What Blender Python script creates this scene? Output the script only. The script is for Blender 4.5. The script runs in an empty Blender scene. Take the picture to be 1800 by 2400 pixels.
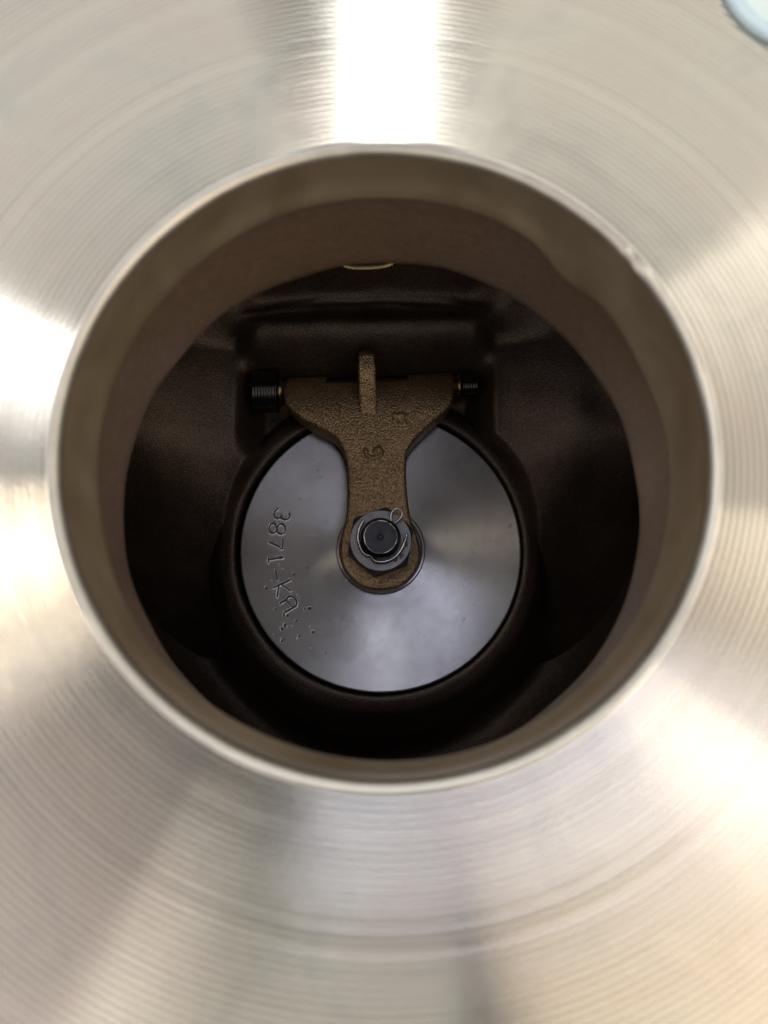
import bpy, bmesh, math
import numpy as np
from mathutils import Vector, Matrix

MM = 0.001
R = math.radians
sc = bpy.context.scene
col = sc.collection

# ------------------------------------------------------------------ camera
cam = bpy.data.cameras.new('camera'); camo = bpy.data.objects.new('camera', cam); col.objects.link(camo)
C = Vector((-1.862, -25.156, 84.816))
t, w = R(11.1), 0.017
fwd0 = Vector((0, math.sin(t), -math.cos(t))); up = Vector((0, math.cos(t), math.sin(t))); rt0 = Vector((1, 0, 0))
fwd = fwd0*math.cos(w) + rt0*math.sin(w); rt = rt0*math.cos(w) - fwd0*math.sin(w)
m = Matrix((rt, up, -fwd)).transposed().to_4x4(); m.translation = C*MM
camo.matrix_world = m
cam.sensor_fit = 'VERTICAL'; cam.sensor_height = 36.0; cam.lens = 1780/2400*36
cam.clip_start = 0.004; cam.clip_end = 20
cam.dof.use_dof = True; cam.dof.focus_distance = 0.160
cam.dof.aperture_fstop = cam.lens/1.95
sc.camera = camo

# ------------------------------------------------------------------ world, lamps, exposure
world = bpy.data.worlds.new('World'); sc.world = world; world.use_nodes = True
bg = world.node_tree.nodes['Background']
bg.inputs['Color'].default_value = (1.0, 0.985, 0.96, 1); bg.inputs['Strength'].default_value = 0.15

def lamp(name, d, dist, sx, sy, radiance, colour=(1, 1, 1), ref=(0, 1, 0), target=(0, 0, 0)):
    """area lamp in direction d (horizontal cosines x,y), its long side sy laid along ref"""
    z = math.sqrt(max(0.02, 1-d[0]**2-d[1]**2))
    n = Vector((d[0], d[1], z)).normalized()
    L = bpy.data.lights.new(name, 'AREA'); L.shape = 'RECTANGLE'; L.size = sx; L.size_y = sy
    L.energy = radiance*math.pi*sx*sy; L.color = colour
    o = bpy.data.objects.new(name, L); col.objects.link(o)
    y = Vector(ref); y = (y - n*y.dot(n)).normalized(); x = y.cross(n)
    M = Matrix((x, y, n)).transposed().to_4x4(); M.translation = n*dist + Vector(target)*MM
    o.matrix_world = M
    return o
lamp('ceiling_tube_lamp', (0.016, 0.66), 1.0, 0.085, 0.80, 6.0, (1, 1, 0.985), ref=(0, 1, -0.9))
lamp('side_tube_lamp', (-0.43, 0.355), 1.0, 0.09, 0.42, 5.0, (0.95, 0.98, 1.0), ref=(-1, 0.45, -0.5))
for i in range(7):
    lamp('louvre_lamp', (-0.435+0.004*i, 0.172-0.019*i), 1.0, 0.007, 0.26, 18.0, (1.0, 0.86, 0.66), ref=(-1, 0.2, -0.45))
lamp('cool_overhead_fill_lamp', (0.165, -0.005), 1.0, 0.42, 0.15, 3.1, (0.80, 0.825, 1.0))  # added cool lamp overhead, sized for the bluish sheen on the disc
# added ring of fill lamps that brighten the flange, not the disc, azimuth in degrees from the photograph's right
for name, az, wd, rad_, colour in (
        ('warm_fill_lamp', -46, 0.58, 1.85, (1.0, 0.85, 0.66)),
        ('warm_right_fill_lamp', -10, 0.50, 1.35, (1.0, 0.87, 0.70)),
        ('right_fill_lamp', 24, 0.56, 1.0, (1.0, 0.91, 0.78)),
        ('upper_right_fill_lamp', 60, 0.56, 0.82, (1.0, 0.97, 0.88)),
        ('upper_fill_lamp', 122, 0.60, 0.74, (1.0, 0.99, 0.95)),
        ('left_fill_lamp', 172, 0.56, 0.68, (0.98, 0.98, 1.0)),
        ('lower_left_fill_lamp', 216, 0.60, 0.92, (1.0, 0.88, 0.84)),
        ('lower_fill_lamp', 257, 0.56, 1.02, (1.0, 0.97, 0.86))):
    q = math.sin(R(46)); lamp(name, (q*math.cos(R(az)), q*math.sin(R(az))), 1.0, wd, 0.62, rad_, colour, ref=(0, 0, 1))

sc.view_settings.view_transform = 'Standard'; sc.view_settings.look = 'None'
sc.view_settings.exposure = 0.0; sc.view_settings.gamma = 1.0; sc.view_settings.use_curve_mapping = False
cy = sc.cycles
cy.max_bounces = 10; cy.diffuse_bounces = 4; cy.glossy_bounces = 8
cy.sample_clamp_indirect = 6.0; cy.blur_glossy = 0.3
cy.use_denoising = True
try: cy.denoiser = 'OPENIMAGEDENOISE'
except Exception: pass

# ------------------------------------------------------------------ materials
def newmat(name):
    mt = bpy.data.materials.new(name); mt.use_nodes = True
    nt = mt.node_tree; b = nt.nodes['Principled BSDF']
    return mt, nt, b
def node(nt, typ, **kw):
    n = nt.nodes.new(typ)
    for k, v in kw.items():
        if k in n.inputs: n.inputs[k].default_value = v
        else: setattr(n, k, v)
    return n
def ramp(nt, fac, stops):
    n = nt.nodes.new('ShaderNodeValToRGB'); e = n.color_ramp.elements
    e[0].position, e[0].color = stops[0][0], (*stops[0][1], 1)
    e[1].position, e[1].color = stops[-1][0], (*stops[-1][1], 1)
    for p, c in stops[1:-1]:
        q = e.new(p); q.color = (*c, 1)
    nt.links.new(fac, n.inputs['Fac']); return n.outputs['Color']
def coords(nt): return nt.nodes.new('ShaderNodeTexCoord').outputs['Object']
def noise(nt, co, scale, detail=3, rough=0.55, dist=0.0):
    n = node(nt, 'ShaderNodeTexNoise', Scale=scale, Detail=detail, Roughness=rough, Distortion=dist)
    nt.links.new(co, n.inputs['Vector']); return n.outputs['Fac']
def mathn(nt, op, a, b=None):
    n = nt.nodes.new('ShaderNodeMath'); n.operation = op
    for i, v in enumerate((a, b)):
        if v is None: continue
        if isinstance(v, (int, float)): n.inputs[i].default_value = v
        else: nt.links.new(v, n.inputs[i])
    return n.outputs[0]
def polar(nt, co, sr, sa):
    """texture vector wound round the bore: slow along the turning marks, quick across them"""
    s = nt.nodes.new('ShaderNodeSeparateXYZ'); nt.links.new(co, s.inputs[0])
    r = mathn(nt, 'SQRT', mathn(nt, 'ADD', mathn(nt, 'MULTIPLY', s.outputs[0], s.outputs[0]), mathn(nt, 'MULTIPLY', s.outputs[1], s.outputs[1])))
    a = mathn(nt, 'ARCTAN2', s.outputs[0], mathn(nt, 'MULTIPLY', s.outputs[1], -1.0))
    c = nt.nodes.new('ShaderNodeCombineXYZ')
    nt.links.new(mathn(nt, 'MULTIPLY', r, sr), c.inputs[0]); nt.links.new(mathn(nt, 'MULTIPLY', a, sa), c.inputs[1])
    return c.outputs[0]
def bump(nt, h, dist, strength=1.0, prev=None):
    b = node(nt, 'ShaderNodeBump', Strength=strength, Distance=dist); nt.links.new(h, b.inputs['Height'])
    if prev is not None: nt.links.new(prev, b.inputs['Normal'])
    return b.outputs['Normal']
def radial_tangent(nt, b):
    tn = nt.nodes.new('ShaderNodeTangent'); tn.direction_type = 'RADIAL'; tn.axis = 'Z'
    nt.links.new(tn.outputs[0], b.inputs['Tangent'])
    b.inputs['Anisotropic Rotation'].default_value = 0.25   # turning marks scatter light across themselves

def turned_bronze():
    mt, nt, b = newmat('turned_bronze'); co = coords(nt)
    big = noise(nt, co, 45, 4, 0.6, 0.6)
    base = ramp(nt, big, [(0.30, (0.59, 0.56, 0.515)), (0.47, (0.67, 0.63, 0.56)), (0.58, (0.675, 0.615, 0.545)), (0.72, (0.71, 0.655, 0.57))])
    nt.links.new(base, b.inputs['Base Color'])
    b.inputs['Metallic'].default_value = 1.0
    streak = noise(nt, polar(nt, co, 900, 0.8), 1.0, 4, 0.6)
    rg = mathn(nt, 'ADD', mathn(nt, 'MULTIPLY', streak, 0.06), mathn(nt, 'MULTIPLY', big, 0.07))
    nt.links.new(mathn(nt, 'ADD', rg, 0.07), b.inputs['Roughness'])
    b.inputs['Anisotropic'].default_value = 0.8; radial_tangent(nt, b)
    n1 = bump(nt, noise(nt, polar(nt, co, 2500, 0.7), 1.0, 3), 0.000008, 0.4)
    n2 = bump(nt, noise(nt, co, 34, 2, 0.5), 0.00012, 0.18, n1)
    nt.links.new(n2, b.inputs['Normal'])
    return mt
def bored_bronze():
    mt, nt, b = newmat('bored_bronze'); co = coords(nt)
    big = noise(nt, co, 60, 5, 0.6, 0.5)
    nt.links.new(ramp(nt, big, [(0.3, (0.46, 0.35, 0.225)), (0.5, (0.58, 0.455, 0.31)), (0.7, (0.70, 0.57, 0.41))]), b.inputs['Base Color'])
    b.inputs['Metallic'].default_value = 0.70
    nt.links.new(mathn(nt, 'ADD', mathn(nt, 'MULTIPLY', big, 0.22), 0.22), b.inputs['Roughness'])
    sp = nt.nodes.new('ShaderNodeSeparateXYZ'); nt.links.new(co, sp.inputs[0])
    cb = nt.nodes.new('ShaderNodeCombineXYZ')
    for k in (0, 1): nt.links.new(mathn(nt, 'MULTIPLY', sp.outputs[k], 25.0), cb.inputs[k])
    nt.links.new(mathn(nt, 'MULTIPLY', sp.outputs[2], 2600.0), cb.inputs[2])
    n1 = bump(nt, noise(nt, cb.outputs[0], 1.0, 3), 0.00003, 0.6)
    n2 = bump(nt, noise(nt, co, 300, 3), 0.00008, 0.5, n1)
    nt.links.new(n2, b.inputs['Normal'])
    return mt
def cast_bronze(name, dark, mid, light, grain=2600, dist=0.00013, metallic=0.55, rough=0.42, lump=0.5):
    mt, nt, b = newmat(name); co = coords(nt)
    g = noise(nt, co, grain, 2, 0.5)
    big = noise(nt, co, 110, 4, 0.6)
    mx = mathn(nt, 'ADD', mathn(nt, 'MULTIPLY', g, 0.72), mathn(nt, 'MULTIPLY', big, 0.28))
    nt.links.new(ramp(nt, mx, [(0.34, dark), (0.5, mid), (0.66, light)]), b.inputs['Base Color'])
    b.inputs['Metallic'].default_value = metallic
    nt.links.new(mathn(nt, 'ADD', mathn(nt, 'MULTIPLY', big, 0.2), rough-0.1), b.inputs['Roughness'])
    n1 = bump(nt, noise(nt, co, 420, 3), 0.00025, lump)
    nt.links.new(bump(nt, g, dist, 1.0, n1), b.inputs['Normal'])
    return mt
def turned_steel():
    mt, nt, b = newmat('turned_steel'); co = coords(nt)
    at = nt.nodes.new('ShaderNodeAttribute'); at.attribute_name = 'mark_tone'
    big = noise(nt, co, 90, 6, 0.6)
    base = ramp(nt, big, [(0.30, (0.37, 0.36, 0.375)), (0.46, (0.42, 0.415, 0.43)), (0.60, (0.45, 0.445, 0.46)), (0.75, (0.48, 0.475, 0.49))])
    spot = noise(nt, co, 900, 2, 0.5)
    sp = ramp(nt, spot, [(0.70, (1, 1, 1)), (0.78, (0.55, 0.52, 0.52))])
    mm = nt.nodes.new('ShaderNodeMix'); mm.data_type = 'RGBA'; mm.blend_type = 'MULTIPLY'; mm.inputs[0].default_value = 1.0
    nt.links.new(base, mm.inputs[6]); nt.links.new(sp, mm.inputs[7])
    mx = nt.nodes.new('ShaderNodeMix'); mx.data_type = 'RGBA'
    nt.links.new(at.outputs['Fac'], mx.inputs[0]); nt.links.new(mm.outputs[2], mx.inputs[6]); mx.inputs[7].default_value = (0.02, 0.018, 0.02, 1)
    nt.links.new(mx.outputs[2], b.inputs['Base Color'])
    nt.links.new(mathn(nt, 'SUBTRACT', 1.0, mathn(nt, 'MULTIPLY', at.outputs['Fac'], 0.8)), b.inputs['Metallic'])
    r1 = mathn(nt, 'ADD', mathn(nt, 'MULTIPLY', noise(nt, co, 400, 5, 0.6), 0.08), 0.21)
    nt.links.new(mathn(nt, 'ADD', r1, mathn(nt, 'MULTIPLY', at.outputs['Fac'], 0.3)), b.inputs['Roughness'])
    b.inputs['Anisotropic'].default_value = 0.98; radial_tangent(nt, b)
    n1 = bump(nt, noise(nt, polar(nt, co, 6000, 4.0), 1.0, 2), 0.000008, 0.5)
    nt.links.new(bump(nt, noise(nt, co, 260, 4, 0.6), 0.00002, 0.35, n1), b.inputs['Normal'])
    return mt
def metal(name, c, rough, metallic=1.0, grain=1500, dist=0.00003, var=0.25):
    mt, nt, b = newmat(name); co = coords(nt)
    g = noise(nt, co, grain*0.3, 4, 0.6)
    nt.links.new(ramp(nt, g, [(0.3, tuple(v*(1-var) for v in c)), (0.7, tuple(min(1, v*(1+var)) for v in c))]), b.inputs['Base Color'])
    b.inputs['Metallic'].default_value = metallic
    nt.links.new(mathn(nt, 'ADD', mathn(nt, 'MULTIPLY', g, 0.2), rough-0.1), b.inputs['Roughness'])
    nt.links.new(bump(nt, noise(nt, co, grain, 3), dist, 0.6), b.inputs['Normal'])
    return mt

M = dict(
    flange=turned_bronze(), bore=bored_bronze(),
    neck=cast_bronze('cast_neck_bronze', (0.225, 0.15, 0.103), (0.26, 0.176, 0.122), (0.30, 0.205, 0.145), 900, 0.00008, 0.4),
    cavity=cast_bronze('shade_dark_cavity_bronze', (0.032, 0.0225, 0.018), (0.064, 0.046, 0.036), (0.125, 0.09, 0.069), 3300, 0.00013, 0.55, 0.44, 0.03),  # base darkened to stand in for the chamber's deep shade
    arm=cast_bronze('cast_arm_bronze', (0.20, 0.138, 0.078), (0.37, 0.26, 0.15), (0.56, 0.405, 0.24), 2500, 0.00030, 0.72, 0.42, 0.04),
    outer=cast_bronze('cast_outer_bronze', (0.22, 0.15, 0.085), (0.30, 0.21, 0.12), (0.38, 0.27, 0.16)),
    steel=turned_steel(),
    lip=metal('broken_edge_bronze', (0.58, 0.545, 0.485), 0.34, 1.0, 900, 0.00003, 0.10),
    nut=metal('grey_nut_steel', (0.155, 0.155, 0.168), 0.42, 0.9),
    nutside=metal('dark_nut_side', (0.10, 0.10, 0.12), 0.5, 0.8),
    stud=metal('black_oxide_steel', (0.03, 0.031, 0.042), 0.42, 0.6),
    wire=metal('cotter_wire', (0.42, 0.41, 0.42), 0.24, 1.0),
    black=metal('oiled_black_thread', (0.085, 0.083, 0.09), 0.2, 0.95, var=0.1),
    pin=metal('worn_brass_pin', (0.26, 0.19, 0.12), 0.34, 1.0),
    blue=metal('pale_blue_plastic', (0.80, 0.97, 1.0), 0.45, 0.0, 1800, 0.00004, 0.06),
    bluerim=metal('blue_plastic_rim', (0.68, 0.86, 1.0), 0.4, 0.0, 1800, 0.00003, 0.05),
    stampdark=metal('dark_stamp', (0.03, 0.03, 0.04), 0.6, 0.2),  # dark tone for the nut's stamped strokes
    bench=metal('grey_bench_top', (0.28, 0.27, 0.25), 0.6, 0.0, 300, 0.0003),
)

# ------------------------------------------------------------------ builders
def root(name, base, label, cat):
    o = bpy.data.objects.new(name, None); col.objects.link(o)
    o.location = Vector(base)*MM; o.empty_display_size = 0.02
    o['label'] = label; o['category'] = cat
    return o
def link(name, me, mat, parent=None, smooth=True, origin=None, label=None):
    """vertices come in millimetres of the valve frame; the object's origin is set at `origin`"""
    o = bpy.data.objects.new(name, me); col.objects.link(o)
    me.materials.append(mat)
    if smooth: me.polygons.foreach_set('use_smooth', [True]*len(me.polygons))
    if parent is not None:
        o.parent = parent
        q, p = Vector((0, 0, 0)), parent
        while p is not None: q += p.location; p = p.parent
        o.location = -q
    if label: o['label'] = label
    return o
def pydata(name, v, f):
    me = bpy.data.meshes.new(name)
    me.from_pydata((np.asarray(v, float)*MM).tolist(), [], f if isinstance(f, list) else f.tolist())
    me.update(); return me
def gridfaces(nr, na, wrap=True, off=0):
    i = np.arange(nr-1)[:, None]; j = np.arange(na if wrap else na-1)[None, :]
    j2 = (j+1) % na
    return (np.stack([i*na+j, i*na+j2, (i+1)*na+j2, (i+1)*na+j], -1).reshape(-1, 4)+off)
def lathe(name, prof, n, mat, parent, centre=(0, 0), a0=0, a1=360, fn=None, smooth=True, flip=False, sharp=None):
    wrap = abs(a1-a0) >= 359.9
    a = np.radians(np.linspace(a0, a1, n, endpoint=not wrap))
    P = np.asarray(prof, float)
    r = np.repeat(P[:, :1], n, 1); z = np.repeat(P[:, 1:2], n, 1); A = np.repeat(a[None], len(P), 0)
    if fn: r, z = fn(r, z, A)
    v = np.stack([centre[0]+r*np.cos(A), centre[1]+r*np.sin(A), z], -1).reshape(-1, 3)
    f = gridfaces(len(P), n, wrap)
    if flip: f = f[:, ::-1]
    me = pydata(name, v, f)
    o = link(name, me, mat, parent, smooth)
    if sharp: 
        me.update(); me.set_sharp_from_angle(angle=R(sharp))
    return o
def resample(pts, step):
    p = np.asarray(pts, float); d = np.r_[0, np.cumsum(np.linalg.norm(np.diff(p, axis=0), axis=1))]
    n = max(2, int(d[-1]/step)+1); s = np.linspace(0, d[-1], n)
    return np.stack([np.interp(s, d, p[:, k]) for k in range(p.shape[1])], 1)
def catmull(pts, k=8):
    p = [np.asarray(q, float) for q in pts]; p = [2*p[0]-p[1]]+p+[2*p[-1]-p[-2]]; out = []
    for i in range(1, len(p)-2):
        for s in np.linspace(0, 1, k, endpoint=False):
            a, b, c, d = p[i-1:i+3]
            out.append(0.5*((2*b)+(-a+c)*s+(2*a-5*b+4*c-d)*s*s+(-a+3*b-3*c+d)*s**3))
    out.append(p[-2]); return np.array(out)
def tube(name, pts, rad, mat, parent, n=10, k=8, label=None):
    p = catmull(pts, k); v = []; f = []
    T = np.gradient(p, axis=0); T /= np.linalg.norm(T, axis=1)[:, None]
    nrm = np.cross(T[0], [0, 0, 1.0]); nrm = nrm if np.linalg.norm(nrm) > 1e-3 else np.array([1.0, 0, 0])
    for i in range(len(p)):
        nrm = nrm - T[i]*nrm.dot(T[i]); nrm /= np.linalg.norm(nrm); b = np.cross(T[i], nrm)
        for j in range(n):
            a = 2*math.pi*j/n; v.append(p[i]+rad*(math.cos(a)*nrm+math.sin(a)*b))
    f = gridfaces(len(p), n).tolist()
    c0 = len(v); v += [p[0]-T[0]*rad*0.5, p[-1]+T[-1]*rad*0.5]; e = (len(p)-1)*n
    for j in range(n):
        f.append([c0, (j+1) % n, j]); f.append([c0+1, e+j, e+(j+1) % n])
    return link(name, pydata(name, v, f), mat, parent, label=label)
def xlathe(name, prof, n, mat, parent, yz, slope=0.0):
    """turned piece whose axis lies along x; prof = (x, radius)"""
    v = []
    for x, r in prof:
        for j in range(n):
            a = 2*math.pi*j/n; v.append((x, yz[0]+slope*x+r*math.cos(a), yz[1]+r*math.sin(a)))
    return link(name, pydata(name, v, gridfaces(len(prof), n)), mat, parent)
def seg_dist(X, Y, stroke):
    d = np.full(X.shape, 1e9)
    for (x0, y0), (x1, y1) in zip(stroke[:-1], stroke[1:]):
        ex, ey = x1-x0, y1-y0; L = ex*ex+ey*ey+1e-12
        s = np.clip(((X-x0)*ex+(Y-y0)*ey)/L, 0, 1)
        d = np.minimum(d, np.hypot(X-x0-s*ex, Y-y0-s*ey))
    return d
def sstep(a, b, x):
    s = np.clip((x-a)/(b-a), 0, 1); return s*s*(3-2*s)
_rng = np.random.default_rng(5)
_ph = _rng.uniform(0, 6.28, (40, 3)); _fr = _rng.normal(0, 1, (40, 2))
def wob(X, Y, scale, n=14):
    s = np.zeros(np.shape(X))
    for k in range(n): s = s+np.sin((X*_fr[k, 0]+Y*_fr[k, 1])*scale+_ph[k, 0])
    return s/math.sqrt(n)

# ------------------------------------------------------------------ bench under the valve
BASE = -245.0
DX0, DY0 = 0.35, -0.55   # axis of seat and disc
bm = bmesh.new(); bmesh.ops.create_cube(bm, size=1)
for v in bm.verts: v.co = Vector((v.co.x*0.9, v.co.y*0.9, (BASE-20)*MM+v.co.z*0.04))
bmesh.ops.bevel(bm, geom=bm.edges[:], offset=0.004, segments=2, affect='EDGES')
me = bpy.data.meshes.new('bench_top'); bm.to_mesh(me); bm.free()
o = link('bench_top', me, M['bench'], None, False); o['kind'] = 'structure'

# ------------------------------------------------------------------ the valve
valve = root('check_valve', (0, 0, BASE), 'bronze flanged check valve seen down its round bore, face ringed with fine turning marks', 'valve')

# flange face: scalloped phonographic finish, bolt holes cut out
HOLES = [(84.1*math.cos(R(49+45*k)), 84.1*math.sin(R(49+45*k))) for k in range(8)]
prof = [(39.0, 0.0)]
r0 = 39.0
_g = np.random.default_rng(11)
wear = np.convolve(_g.normal(0, 1, 120), np.ones(3)/3, 'same')
gi = 0
while r0 < 103.6:
    pitch = 0.80 + 0.008*_g.normal(); tool = 1.95*math.exp(0.07*_g.normal()); tool = min(max(tool, 1.6), 2.6)
    base_z = 0.0015*wear[gi % 120]; gi += 1
    dep = tool-math.sqrt(tool*tool-pitch*pitch/4)
    for q in (0.08, 0.2, 0.35, 0.5, 0.65, 0.8, 0.92, 1.0):
        x = (q-0.5)*pitch; prof.append((r0+q*pitch, (tool-math.sqrt(tool*tool-x*x))-dep + base_z*math.sin(q*math.pi)))
    r0 += pitch
prof += [(104.6, -0.3), (105, -1), (105, -24), (104, -25), (60, -25)]
NA = 720
a = np.linspace(0, 2*np.pi, NA, endpoint=False); P = np.array(prof)
rr = np.repeat(P[:, :1], NA, 1); zz = np.repeat(P[:, 1:], NA, 1); AA = np.repeat(a[None], len(P), 0)
V = np.stack([rr*np.cos(AA), rr*np.sin(AA), zz], -1).reshape(-1, 3)
Fq = gridfaces(len(P), NA)
cen = V[Fq].mean(1); keep = np.ones(len(Fq), bool)
for hx, hy in HOLES: keep &= np.hypot(cen[:, 0]-hx, cen[:, 1]-hy) > 10.0
me = pydata('flange', V, Fq[keep])
link('flange', me, M['flange'], valve)
# broken edge of the bore, nicked at the upper right
def lip_fn(r, z, A):
    d = np.degrees(A); w_ = np.sin((39.0-r)/1.25*math.pi).clip(0, 1)
    for ang_, dr, wi in ((35.6, 0.8, 1.0), (33.9, 0.35, 0.6), (39.8, 0.25, 0.8), (12, 0.3, 5)):
        g = np.exp(-((d-ang_)/wi)**2)*w_; z = z-0.22*dr*g; r = r+0.22*dr*g
    return r+0.03*w_*np.sin(A*11+2)*np.sin(A*3), z+0.03*w_*np.sin(A*7)
lathe('bore_lip', [(37.75, -1.0), (37.8, -0.85), (37.93, -0.62), (38.12, -0.4), (38.36, -0.2), (38.63, -0.07), (38.85, -0.015), (39.0, 0.0)], 720, M['lip'], valve, fn=lip_fn)
for hx, hy in HOLES:
    pr = [(10.55, 0.035), (10.2, 0.03), (9.9, -0.25), (9.8, -1.2), (9.8, -25)]
    lathe('bolt_hole', pr, 64, M['flange'], valve, (hx, hy))

# machined bore, its lower edge uneven where the casting runs out
def bore_fn(r, z, A):
    d = np.degrees(A)
    e = -2.6*np.exp(-((d-47)/7.0)**2) - 0.7*np.sin(A*2+1.2) + 0.25*np.sin(A*7) - 1.2*np.exp(-((d-20)/14)**2)
    k = np.clip(-(z+1)/8.0, 0, 1)
    return r + 0.12*k*np.sin(A*5+1), z + e*k
lathe('bore_wall', [(37.75, -0.98), (37.7, -2.5), (37.65, -4.5), (37.5, -6.0), (37.15, -7.2), (36.85, -8.5), (36.8, -9.0), (37.0, -9.5), (37.7, -10.1), (38.6, -10.5), (39.2, -10.9)], 256, M['bore'], valve, fn=bore_fn)
def neck_fn(r, z, A):
    X, Y = r*np.cos(A), r*np.sin(A)
    k = np.clip(-(z+10.5)/4, 0, 1)
    e = -2.6*np.exp(-((np.degrees(A)-47)/7.0)**2) - 0.7*np.sin(A*2+1.2) + 0.25*np.sin(A*7) - 1.2*np.exp(-((np.degrees(A)-20)/14)**2)
    k2 = np.clip(1-(-(z+10.8))/9.0, 0, 1)
    return r + 0.16*k*wob(X*0.9+z*0.4, Y*0.9-z*0.3, 0.25), z + e*k2 + 0.25*k*wob(X, Y, 0.16)
lathe('neck_wall', [(39.15, -10.8), (39.5, -13), (39.8, -18), (40.0, -23), (40.2, -28), (40.4, -31), (40.8, -33), (41.8, -34.4), (43.5, -35.2), (46, -35.6)], 256, M['neck'], valve, fn=neck_fn)

# chamber with the rounded seat boss rising round the disc
prof = catmull([(45.5, -35.5), (52, -38), (58, -44), (61.5, -54), (62.5, -66), (62, -80), (61, -94), (57, -108), (50, -114), (44.5, -109), (41.5, -99), (39.2, -91), (36.6, -86.2), (34.6, -84.8), (33.0, -84.6), (32.2, -85.6), (32.0, -88), (31.5, -92), (20, -93), (0.5, -93)], 5)
def cav_fn(r, z, A):
    X, Y = r*np.cos(A), r*np.sin(A)
    k = np.clip((r-32.5)/3, 0, 1)
    return r + 0.22*k*wob(X+z*0.7, Y-z*0.5, 0.25), z + 0.22*k*wob(X, Y, 0.22)
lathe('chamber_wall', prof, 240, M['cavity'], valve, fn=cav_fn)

# hinge housing cast into the chamber: cheeks, pocket, brow
xs = np.arange(-64, 64.01, 0.5); ys = np.arange(-60, 66.01, 0.4)
X, Y = np.meshgrid(xs, ys)
rad = np.hypot(X-DX0, Y-DY0)
Yt = Y-0.026*X
edge = 0.5*wob(X, Y, 0.25)
# cheeks: a shelf that sinks towards the seat boss and the chamber floor
land = -70.5 - 2.0*sstep(40, 22, Yt) + 9*sstep(50, 62, Yt) + 3*sstep(44, 60, np.abs(X))
land = land - 6.0*(sstep(-50, -31, X)*sstep(0, -31, X) + sstep(46, 26, X)*sstep(0, 26, X))*sstep(52, 44, Yt)
low = sstep(-60, 27, Y+0.12*(np.abs(X)-30))
land = land*low + (-126.0)*(1-low)
py = [20, 33, 36.5, 39.0, 41.0, 43.0, 45.0, 46.8, 48.2, 49.6, 51.2, 53.5, 55.5, 58, 61, 70]
pz = [-90, -90, -87.5, -83, -78.5, -74.3, -71.6, -70.4, -70.2, -71.3, -72.3, -72.6, -71.0, -66.0, -60, -45]
pc = catmull(list(zip(py, pz)), 6)
inner = np.interp(Yt+0.3*edge, pc[:, 0], pc[:, 1])
inner = inner + 0.35*np.exp(-((Yt-55.0-0.02*X+0.006*(X+4)**2-0.8*edge)/0.8)**2) + 0.3*np.exp(-((Yt-53.0+0.01*X+0.004*(X+4)**2-0.7*edge)/0.6)**2)
inside = sstep(-32.5, -26.5, X+0.3*edge)*sstep(26.5, 20.5, X+0.3*edge)*sstep(18.0, 29.0, Yt)
inside_top = sstep(-34, -25, X)*sstep(29, 20, X)
inside = np.where(Yt > 47, inside_top, inside)
z = land*(1-inside) + inner*inside
# slope of the seat boss
boss = -84.8 - 0.35*np.clip(rad-33, 0, 99)
z = z - 0.55*np.clip(rad-35, 0, 40)*sstep(26, 4, Y)
z = z+0.12*wob(X, Y, 0.35)
fall = sstep(32.4, 36.5, rad)
z = z*fall + (-93.0)*(1-fall)
v = np.stack([X, Y, z], -1).reshape(-1, 3)
f = gridfaces(len(ys), len(xs), wrap=False)
cen = v[f].mean(1)
f = f[(np.hypot(cen[:, 0], cen[:, 1]) < 64) & (np.hypot(cen[:, 0]-DX0, cen[:, 1]-DY0) > 32.6) & (cen[:, 2] > -118)]
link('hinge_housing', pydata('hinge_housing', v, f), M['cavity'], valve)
lathe('bonnet_lip', [(41.0, -35.2), (41.6, -34.8), (43.4, -35.6), (44.2, -37.2), (43, -38)], 24, M['pin'], valve, a0=84.5, a1=102, fn=lambda r, z, A: (r+2.2*((np.degrees(A)-93.2)/8.7)**4+1.0*((np.degrees(A)-93.2)/8.7)**2, z))

# hinge plugs and pin
def thread(x0, x1, r, p, d):
    out = [(x0, 0.05), (x0, r-d)]; x = x0
    s = 1 if x1 > x0 else -1
    while (x1-x)*s > p*0.9:
        out += [(x+0.15*p*s, r-d), (x+0.4*p*s, r), (x+0.6*p*s, r), (x+0.85*p*s, r-d)]; x += p*s
    out += [(x, r-d), (x1-0.2*s, r), (x1, r-0.4), (x1, 0.05)]
    return out
SL = 0.035; HZ = -79.4
xlathe('hinge_plug', thread(-28.3, -22.7, 4.95, 0.62, 0.22), 48, M['black'], valve, (35.8, HZ), SL)
xlathe('hinge_plug', thread(22.3, 18.6, 2.7, 0.6, 0.2), 48, M['black'], valve, (35.8, HZ), SL)
xlathe('hinge_pin', [(-22.8, 0.05), (-22.8, 2.6), (-22.4, 2.9), (-21.8, 2.1), (-20.5, 2.1), (0, 2.1), (16, 2.1), (17.6, 2.1), (18.0, 2.8), (18.5, 2.6), (18.7, 0.05)], 40, M['pin'], valve, (35.8, HZ), SL)

# outside of the body, down to the flange it stands on
lathe('outer_shell', catmull([(62, -24.5), (54, -28), (53, -34), (62, -44), (72, -62), (74, -84), (66, -110), (54, -140), (50, -180), (54, -212), (62, -219)], 5), 96, M['outer'], valve)
lathe('base_flange', [(40, -218.5), (104, -218.5), (105, -219.5), (105, BASE+1), (104, BASE+0.05), (38, BASE+0.05)], 128, M['outer'], valve, smooth=False)

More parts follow.
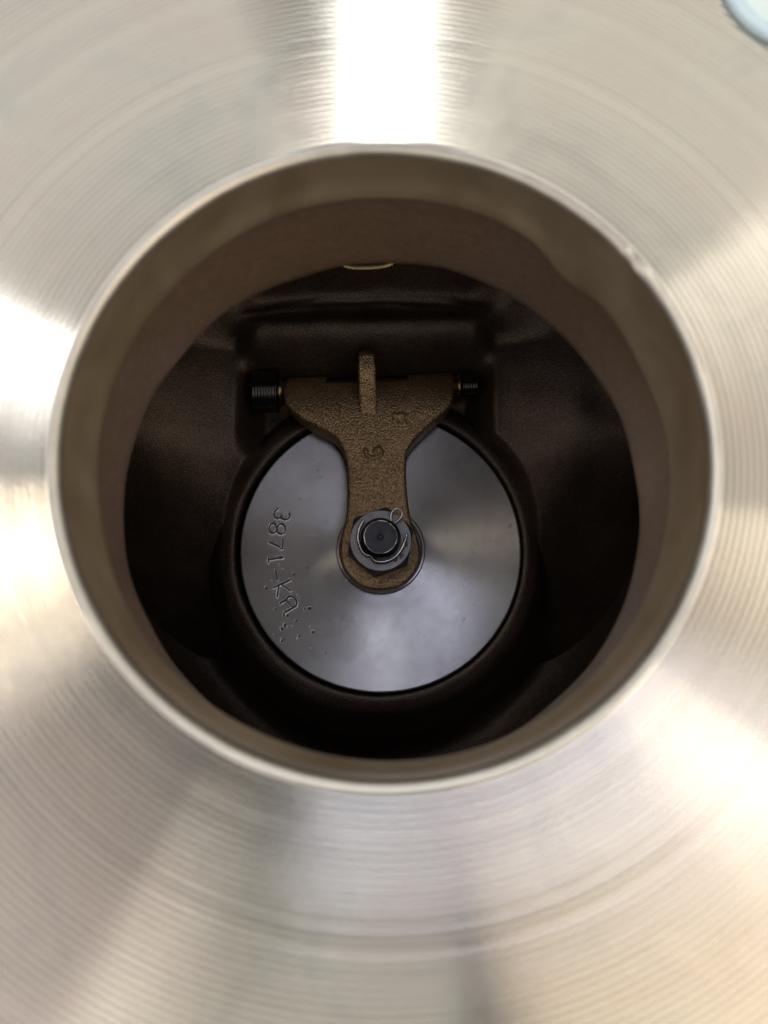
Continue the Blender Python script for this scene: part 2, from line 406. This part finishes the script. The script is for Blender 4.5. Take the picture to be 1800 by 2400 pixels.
# ------------------------------------------------------------------ the swinging clapper
clap = root('swing_clapper', (0.3, -0.9, -93), 'cast bronze swing arm bolted to a round grey steel disc inside the bore', 'valve clapper')
DX, DY = 0.35, -0.55
STROKES= [[(-22.92, 8.4), (-23.51, 8.04), (-23.7, 7.34), (-23.48, 6.55), (-22.87, 6.28), (-22.27, 6.46), (-22.11, 6.95)], [(-22.11, 6.95), (-21.84, 6.28), (-21.14, 5.97), (-20.46, 6.2), (-20.12, 6.81), (-20.23, 7.52)], [(-22.95, 4.06), (-23.03, 3.58), (-23.26, 3.19), (-23.59, 2.97), (-23.98, 2.97), (-24.33, 3.19), (-24.57, 3.58), (-24.67, 4.06), (-24.6, 4.55), (-24.37, 4.94), (-24.03, 5.15), (-23.65, 5.15), (-23.3, 4.94), (-23.05, 4.55), (-22.95, 4.06)], [(-21.06, 3.88), (-21.14, 3.39), (-21.39, 2.98), (-21.76, 2.76), (-22.17, 2.76), (-22.54, 2.99), (-22.81, 3.39), (-22.91, 3.89), (-22.83, 4.39), (-22.59, 4.79), (-22.22, 5.01), (-21.81, 5.01), (-21.43, 4.79), (-21.16, 4.39), (-21.06, 3.88)], [(-21.56, 1.66), (-21.65, -0.51), (-22.02, -0.55)], [(-22.34, -0.11), (-24.54, 0.96)], [(-24.69, -3.01), (-21.38, -2.5)], [(-24.67, -2.61), (-24.71, -3.57)], [(-22.19, -2.24), (-21.77, -2.72)], [(-23.1, -5.32), (-22.59, -7.46)], [(-23.43, -9.24), (-19.74, -7.55)], [(-22.25, -8.9), (-22.59, -11.27)], [(-21.59, -8.56), (-19.64, -9.92)], [(-21.91, -12.7), (-20.58, -11.95), (-20.09, -11.27), (-19.42, -11.11), (-18.73, -11.44), (-18.21, -12.46), (-18.36, -13.3), (-19.2, -13.46), (-19.89, -12.79), (-20.49, -12.03)], [(-18.36, -13.3), (-20.95, -14.75)]]
SCR= [[(-18.71, -3.7), (-17.27, -3.7)], [(-16.67, -3.96), (-16.07, -3.96)], [(-18.28, -8.65), (-16.27, -7.47)], [(-25.51, -16.71), (-24.03, -15.63)], [(-14.16, -12.46), (-12.23, -11.46)], [(-23.15, -17.05), (-22.57, -16.8)], [(-11.81, 4.18), (-10.6, 3.39)], [(-18.34, 3.83), (-17.65, 3.57)], [(-25.86, 8.84), (-24.91, 8.66)], [(-21.46, 4.97), (-20.42, 4.71)], [(-15.4, 2.43), (-13.85, 2.17)], [(-11.7, 9.28), (-9.08, 7.34)], [(-10.1, 5.4), (-9.06, 4.53)], [(-20.88, 9.81), (-19.49, 9.46)], [(-24.96, -5.83), (-22.76, -5.58)]]
PITS= [(-24.98, -9.41, 0.34), (-15.35, -13.81, 0.47), (-20.93, -15.3, 0.22), (-20.17, -15.39, 0.27), (-18.22, -16.48, 0.29), (-20.71, -17.47, 0.33), (-21.28, -18.22, 0.37), (-19.2, -17.64, 0.13), (-20.04, -17.8, 0.14), (-15.17, -17.73, 0.16), (-14.57, -18.98, 0.4), (-21.23, -20.37, 0.18), (-21.22, -20.95, 0.3), (-17.81, -20.29, 0.13), (-17.57, -19.8, 0.19), (-23.01, -19.45, 0.15), (-17.55, -11.45, 0.18), (-17.98, -11.02, 0.15), (-22.11, -4.21, 0.19), (-21.37, -5.21, 0.13), (-19.01, -6.27, 0.24), (-22.93, -13.96, 0.21), (-7.35, -7.7, 0.12), (-16.5, -13.94, 0.17), (-11.84, -23.44, 0.17), (-7.58, -16.84, 0.14), (-14.88, -22.45, 0.13), (-23.75, -7.88, 0.18)]
ang = np.radians(np.r_[np.linspace(146, 248, 440, endpoint=False), np.linspace(248, 506, 460, endpoint=False)])
RD = 31.35
rads = np.r_[np.linspace(8.5, 30.9, 225), [31.05, 31.2, 31.3, RD, RD, RD-0.1]]
drop = np.r_[np.zeros(225), [-0.01, -0.06, -0.16, -0.4, -4, -5]]
AA, RR = np.meshgrid(ang, rads); DR = np.repeat(drop[:, None], len(ang), 1)
X = DX+RR*np.cos(AA); Y = DY+RR*np.sin(AA)
Z = -83.0 + np.clip(31.0-RR, 0, 30)*math.tan(R(1.6)) + DR
mark_tone = np.zeros(X.shape)  # darker tone along stamped strokes and in pits
reg = (X < -5)
for s in STROKES:
    d = seg_dist(X, Y, s); wv = 0.15
    Z -= 0.10*np.clip(1-(d/wv)**2, 0, 1); Z += 0.02*np.exp(-((d-0.26)/0.09)**2)
    mark_tone = np.maximum(mark_tone, 0.8*np.clip(1.1-(d/wv)**2, 0, 1))
for s in SCR:
    d = seg_dist(X, Y, s); Z -= 0.005*np.clip(1-(d/0.13)**2, 0, 1)
_s = np.random.default_rng(3)
for k in range(46):
    rr_, aa_ = _s.uniform(11, 30), _s.uniform(0, 6.28); di = _s.uniform(0, 3.14); ln = _s.uniform(0.6, 3.0)
    p0 = (DX+rr_*math.cos(aa_), DY+rr_*math.sin(aa_)); p1 = (p0[0]+ln*math.cos(di), p0[1]+ln*math.sin(di))
    Z -= 0.004*np.clip(1-(seg_dist(X, Y, [p0, p1])/0.14)**2, 0, 1)*(RR < 30.5)
jit = 0.30*wob(X, Y, 6.0)
for k, (px, py, pr_) in enumerate(PITS):
    d = np.hypot(X-px, (Y-py)*(0.85+0.3*math.sin(k*2.1)))*(1+0.55*jit)
    q = np.clip(1.2-(d/(pr_*1.05))**2, 0, 1); Z -= 0.05*q
    mark_tone = np.maximum(mark_tone, q*(0.9 if pr_ > 0.16 else 0.6))
me = pydata('disc', np.stack([X, Y, Z], -1).reshape(-1, 3), gridfaces(len(rads), len(ang)))
at = me.attributes.new('mark_tone', 'FLOAT', 'POINT'); at.data.foreach_set('value', mark_tone.reshape(-1).astype(np.float32))
disc = link('disc', me, M['steel'], clap, label='round grey steel disc stamped 3871-KA')
zc = -83.0+22*math.tan(R(1.6))
lathe('hub_ring', [(9.95, zc-0.3), (9.9, zc+0.5), (9.75, zc+0.7), (9.1, zc+0.7), (8.95, zc+0.5), (8.9, zc-0.6), (5, zc-0.6)], 96, M['steel'], disc, (0.3, -0.95))

# arm: cast plate flaring to the hinge barrel
LE = [(-10.75, 0.15), (-10.55, -1.9), (-9.9, -3.9), (-8.6, -5.75), (-6.5, -7.45), (-4.2, -8.3), (-1.5, -8.4), (1.5, -7.95), (4.5, -7.25), (8, -6.95), (12, -6.95), (16.5, -7.3), (19.5, -8.0), (21.7, -9.2), (23.4, -11.2), (24.9, -14.2), (26.6, -17.0), (28.4, -19.2), (30.2, -20.6), (32.1, -21.1), (35, -21.2), (38.4, -21.0)]
RE = [(-10.75, 0.15), (-10.55, 2.2), (-9.9, 4.2), (-8.6, 6.05), (-6.5, 7.75), (-4.2, 8.6), (-1.5, 8.5), (1.5, 7.7), (4.5, 6.6), (8, 6.05), (12, 5.75), (16.5, 5.75), (18.8, 6.0), (20.6, 6.8), (22.4, 8.2), (24.3, 10.1), (26.4, 12.3), (28.4, 14.5), (30.2, 15.8), (32.1, 16.3), (35, 16.6), (40.0, 17.0)]
le = catmull([(b, a_) for a_, b in LE], 6); re = catmull([(b, a_) for a_, b in RE], 6)
nv = 190; nu = 110
tt = np.linspace(0, 1, nv); tt = np.where(tt < 0.12, tt*tt/0.24, tt-0.06); tt /= tt[-1]
dl = np.linspace(0, 1, len(le)); 
yl = -10.75 + tt*(38.4+10.75); yr = -10.75 + tt*(40.0+10.75)
xl = np.interp(yl, le[:, 1], le[:, 0]); xr = np.interp(yr, re[:, 1], re[:, 0])
u = np.linspace(0, 1, nu); u = 0.5-0.5*np.cos(u*math.pi)*(0.75)-0.125*0 - 0.0; u = (u-u[0])/(u[-1]-u[0])
X = xl[:, None]*(1-u)+xr[:, None]*u; Y = yl[:, None]*(1-u)+yr[:, None]*u
outline = np.concatenate([le, re[::-1]])
dist = np.minimum(seg_dist(X, Y, le), seg_dist(X, Y, re))
rb = 0.9
yb = 33.2+0.035*(X+2)
bend = np.clip(Y-26.5-0.035*(X+2), 0, 13)
Z = -73.0 + 0.3*sstep(14, 25, Y) - (14.5-np.sqrt(14.5**2-bend**2))
notch = sstep(-12.2, -11.6, X)*sstep(6.6, 6.0, X)*sstep(yb+2.9, yb+3.6, Y)
Z = Z - 2.6*notch
de = np.clip(dist, 0, rb); Z = Z-(rb-np.sqrt(rb*rb-(rb-de)**2))*np.where(Y > 34, 0.6, 1)
Z = Z+0.03*wob(X, Y, 2.2)+0.05*wob(X, Y, 0.45)
MARKS = [[(-3.04, 19.31), (-2.79, 18.28), (-1.97, 17.68), (-0.97, 17.6), (0.02, 18.02), (0.44, 18.97), (-0.14, 19.65), (-0.97, 19.31), (-0.81, 18.62)], [(3.22, 27.12), (3.46, 25.2)], [(4.9, 27.3), (5.39, 25.38)], [(3.22, 27.12), (5.4, 27.12)]]
for k, s in enumerate(MARKS):
    d = seg_dist(X, Y, s); Z = Z+(0.6 if k == 0 else 0.32)*sstep(0.55, 0.18, d)
top = np.stack([X, Y, Z], -1)
v = top.reshape(-1, 3).tolist(); f = gridfaces(nv, nu, wrap=False)[:, ::-1].tolist()
idx = [i*nu for i in range(nv)] + [(nv-1)*nu+j for j in range(1, nu)] + [i*nu+nu-1 for i in range(nv-2, -1, -1)]
b0 = len(v)
for q in idx:
    x, y, zq = v[q]; v.append((x, y, zq-1.2))
for q in idx:
    x, y, zq = v[q]; v.append((x*0.985, y, min(-80.0, zq-1.5)))
n_ = len(idx)
for i in range(n_-1):
    f.append([idx[i+1], idx[i], b0+i, b0+i+1]); f.append([b0+i+1, b0+i, b0+n_+i, b0+n_+i+1])
arm = link('arm', pydata('arm', v, f), M['arm'], clap, label='rough cast bronze swing arm')
# stop rib standing on the arm
ry = np.linspace(25.8, 41.2, 50); ru = np.linspace(-1, 1, 19)
RX, RY = np.meshgrid(ru, ry)
hw = 1.95-0.25*sstep(36, 41, RY); hw = np.where(RY > 39.7, hw*np.sqrt(np.clip(1-((RY-39.7)/1.55)**2, 0.02, 1)), hw)
hw = hw+0.5*sstep(28.5, 25.8, RY)
topz = -73.2 + 5.8*sstep(25.6, 36.5, RY) - 3.0*sstep(38.5, 41.5, RY)
Xr = -2.45-0.035*(RY-27)+0.0*RX + np.sign(RX)*np.minimum(np.abs(RX)/0.72, 1)*hw
dn = np.clip((np.abs(RX)-0.45)/0.27, 0, 1); sk = np.clip((np.abs(RX)-0.72)/0.28, 0, 1)
Zr = topz-0.55*(1-np.sqrt(np.clip(1-dn**2, 0, 1)))
Zr = Zr*(1-sk)+np.minimum(Zr, -75.5-3*sstep(36, 39, RY))*sk
v = np.stack([Xr+0.04*wob(RY, RX*3, 1.7), RY, Zr+0.06*wob(Xr, RY, 1.6)], -1).reshape(-1, 3)
f = gridfaces(50, 19, wrap=False).tolist()
b0 = len(v); v = v.tolist()
for j in range(19): v.append((v[49*19+j][0], 41.25, -78.5))
for j in range(18): f.append([49*19+j, 49*19+j+1, b0+j+1, b0+j])
link('rib', pydata('rib', v, f), M['arm'], arm)

# nut, stud and cotter pin on the disc's spigot
NX, NY = 0.1, -1.15
bm = bmesh.new(); top_z, bot_z = -67.4, -72.6
rows = []
nh = 96
for rr_, z_, mode in ((0, bot_z, 'hex'), (0, top_z-0.55, 'lim'), (6.15, top_z, 'c'), (3.9, top_z, 'c'), (3.7, top_z-0.3, 'c'), (3.7, top_z-3, 'c')):
    row = []
    for j in range(nh):
        a_ = 2*math.pi*j/nh
        ph = (math.degrees(a_)-20) % 60 - 30
        hexr = 6.2/math.cos(R(ph))
        if mode == 'hex': q, zq = hexr, z_
        elif mode == 'lim': q, zq = hexr, top_z-0.62*max(0, hexr-6.15)-0.02
        else: q, zq = rr_, z_
        row.append(bm.verts.new(((NX+q*math.cos(a_))*MM, (NY+q*math.sin(a_))*MM, zq*MM)))
    rows.append(row)
for i in range(len(rows)-1):
    for j in range(nh):
        fc = bm.faces.new((rows[i][j], rows[i][(j+1) % nh], rows[i+1][(j+1) % nh], rows[i+1][j]))
        fc.material_index = 1 if i < 2 else 0
me = bpy.data.meshes.new('nut'); bm.to_mesh(me); bm.free()
nut = link('nut', me, M['nut'], clap, smooth=False); me.materials.append(M['nutside'])
for k, s in enumerate([[(2.5, -5.02), (3.16, -5.6), (3.33, -4.52)], [(4.16, -5.02), (4.09, -3.93), (4.73, -4.17), (4.5, -4.7), (4.17, -4.52)], [(5.1, -2.42), (5.45, -2.16), (5.2, -1.66), (5.6, -1.57)]]):
    tube('stamped_mark', [(x, y, top_z+0.0) for x, y in resample(s, 0.3)], 0.10, M['stampdark'], nut, 6, 2)
lathe('stud', [(0.05, -64.45), (0.32, -64.45), (0.5, -64.3), (0.65, -64.22), (3.2, -64.2), (3.42, -64.28), (3.55, -64.55), (4.05, -65.3), (4.1, -65.6), (3.75, -65.9), (4.1, -66.2), (3.75, -66.5), (4.1, -66.8), (3.75, -67.1), (4.1, -67.4), (3.7, -68)], 64, M['stud'], clap, (0.02, -0.95), sharp=35)
bm = None
ring = lathe('stud_edge', [(3.18, -64.205), (3.30, -64.185), (3.46, -64.30), (3.50, -64.42)], 64, M['wire'], clap, (0.02, -0.95), fn=lambda r, z, A: (r+0.03*np.sin(A*9)*np.sin(A*4+1), z-0.03*(np.sin(A*3+1)+np.sin(A*7)+0.3 > 0)))
EYE = [(1.2, 0.6, -66.3), (1.92, 1.35, -66.3), (2.67, 2.03, -66.3), (3.76, 2.87, -66.25), (4.35, 3.64, -66.2), (4.36, 4.57, -66.15), (3.61, 5.17, -66.1), (2.69, 4.83, -66.1), (2.18, 3.89, -66.15), (2.12, 2.62, -66.25), (1.9, 1.5, -66.3), (1.2, 0.4, -66.35)]
LEG1 = [(-0.9, -2.6, -66.3), (-1.57, -4.05, -66.4), (-2.24, -4.4, -66.5), (-3.23, -3.98, -66.6), (-3.97, -2.81, -66.6), (-4.48, -1.13, -66.55), (-4.4, 0.55, -66.5), (-3.9, 1.9, -66.4), (-3.32, 2.78, -66.3)]
LEG2 = [(-1.2, -2.9, -66.4), (-1.75, -4.4, -66.5), (-1.57, -4.95, -66.5), (-1.08, -5.48, -66.5), (0.07, -5.68, -66.55), (1.4, -5.48, -66.6), (2.89, -4.73, -66.55), (4.05, -3.48, -66.4), (4.81, -1.98, -66.2), (5.41, -0.13, -65.9)]
LEG3 = [(-1.3, -4.55, -66.1), (-0.3, -4.95, -66.1), (1.0, -4.85, -66.1), (2.4, -4.15, -66.1), (3.4, -3.0, -66.15), (3.95, -1.8, -66.2)]
cot = tube('cotter_pin', EYE, 0.25, M['wire'], clap, label='bent steel cotter pin through the stud')
tube('leg', LEG1, 0.31, M['wire'], cot); tube('leg', LEG2, 0.31, M['wire'], cot); tube('leg', LEG3, 0.20, M['wire'], cot)

# ------------------------------------------------------------------ pale blue plug in the bolt hole that shows in the corner
hx, hy = HOLES[0]
plug = root('hole_plug', (hx, hy, 0), 'pale blue round plastic plug in the flange bolt hole at the corner', 'plug')
lathe('rim', [(10.75, 0.05), (10.85, 0.5), (10.6, 0.95), (9.9, 1.1), (9.1, 1.05), (8.8, 0.85)], 64, M['bluerim'], plug, (hx, hy))
lathe('cap', [(8.85, 0.86), (8.0, 0.95), (4, 1.05), (0.05, 1.1)], 64, M['blue'], plug, (hx, hy))
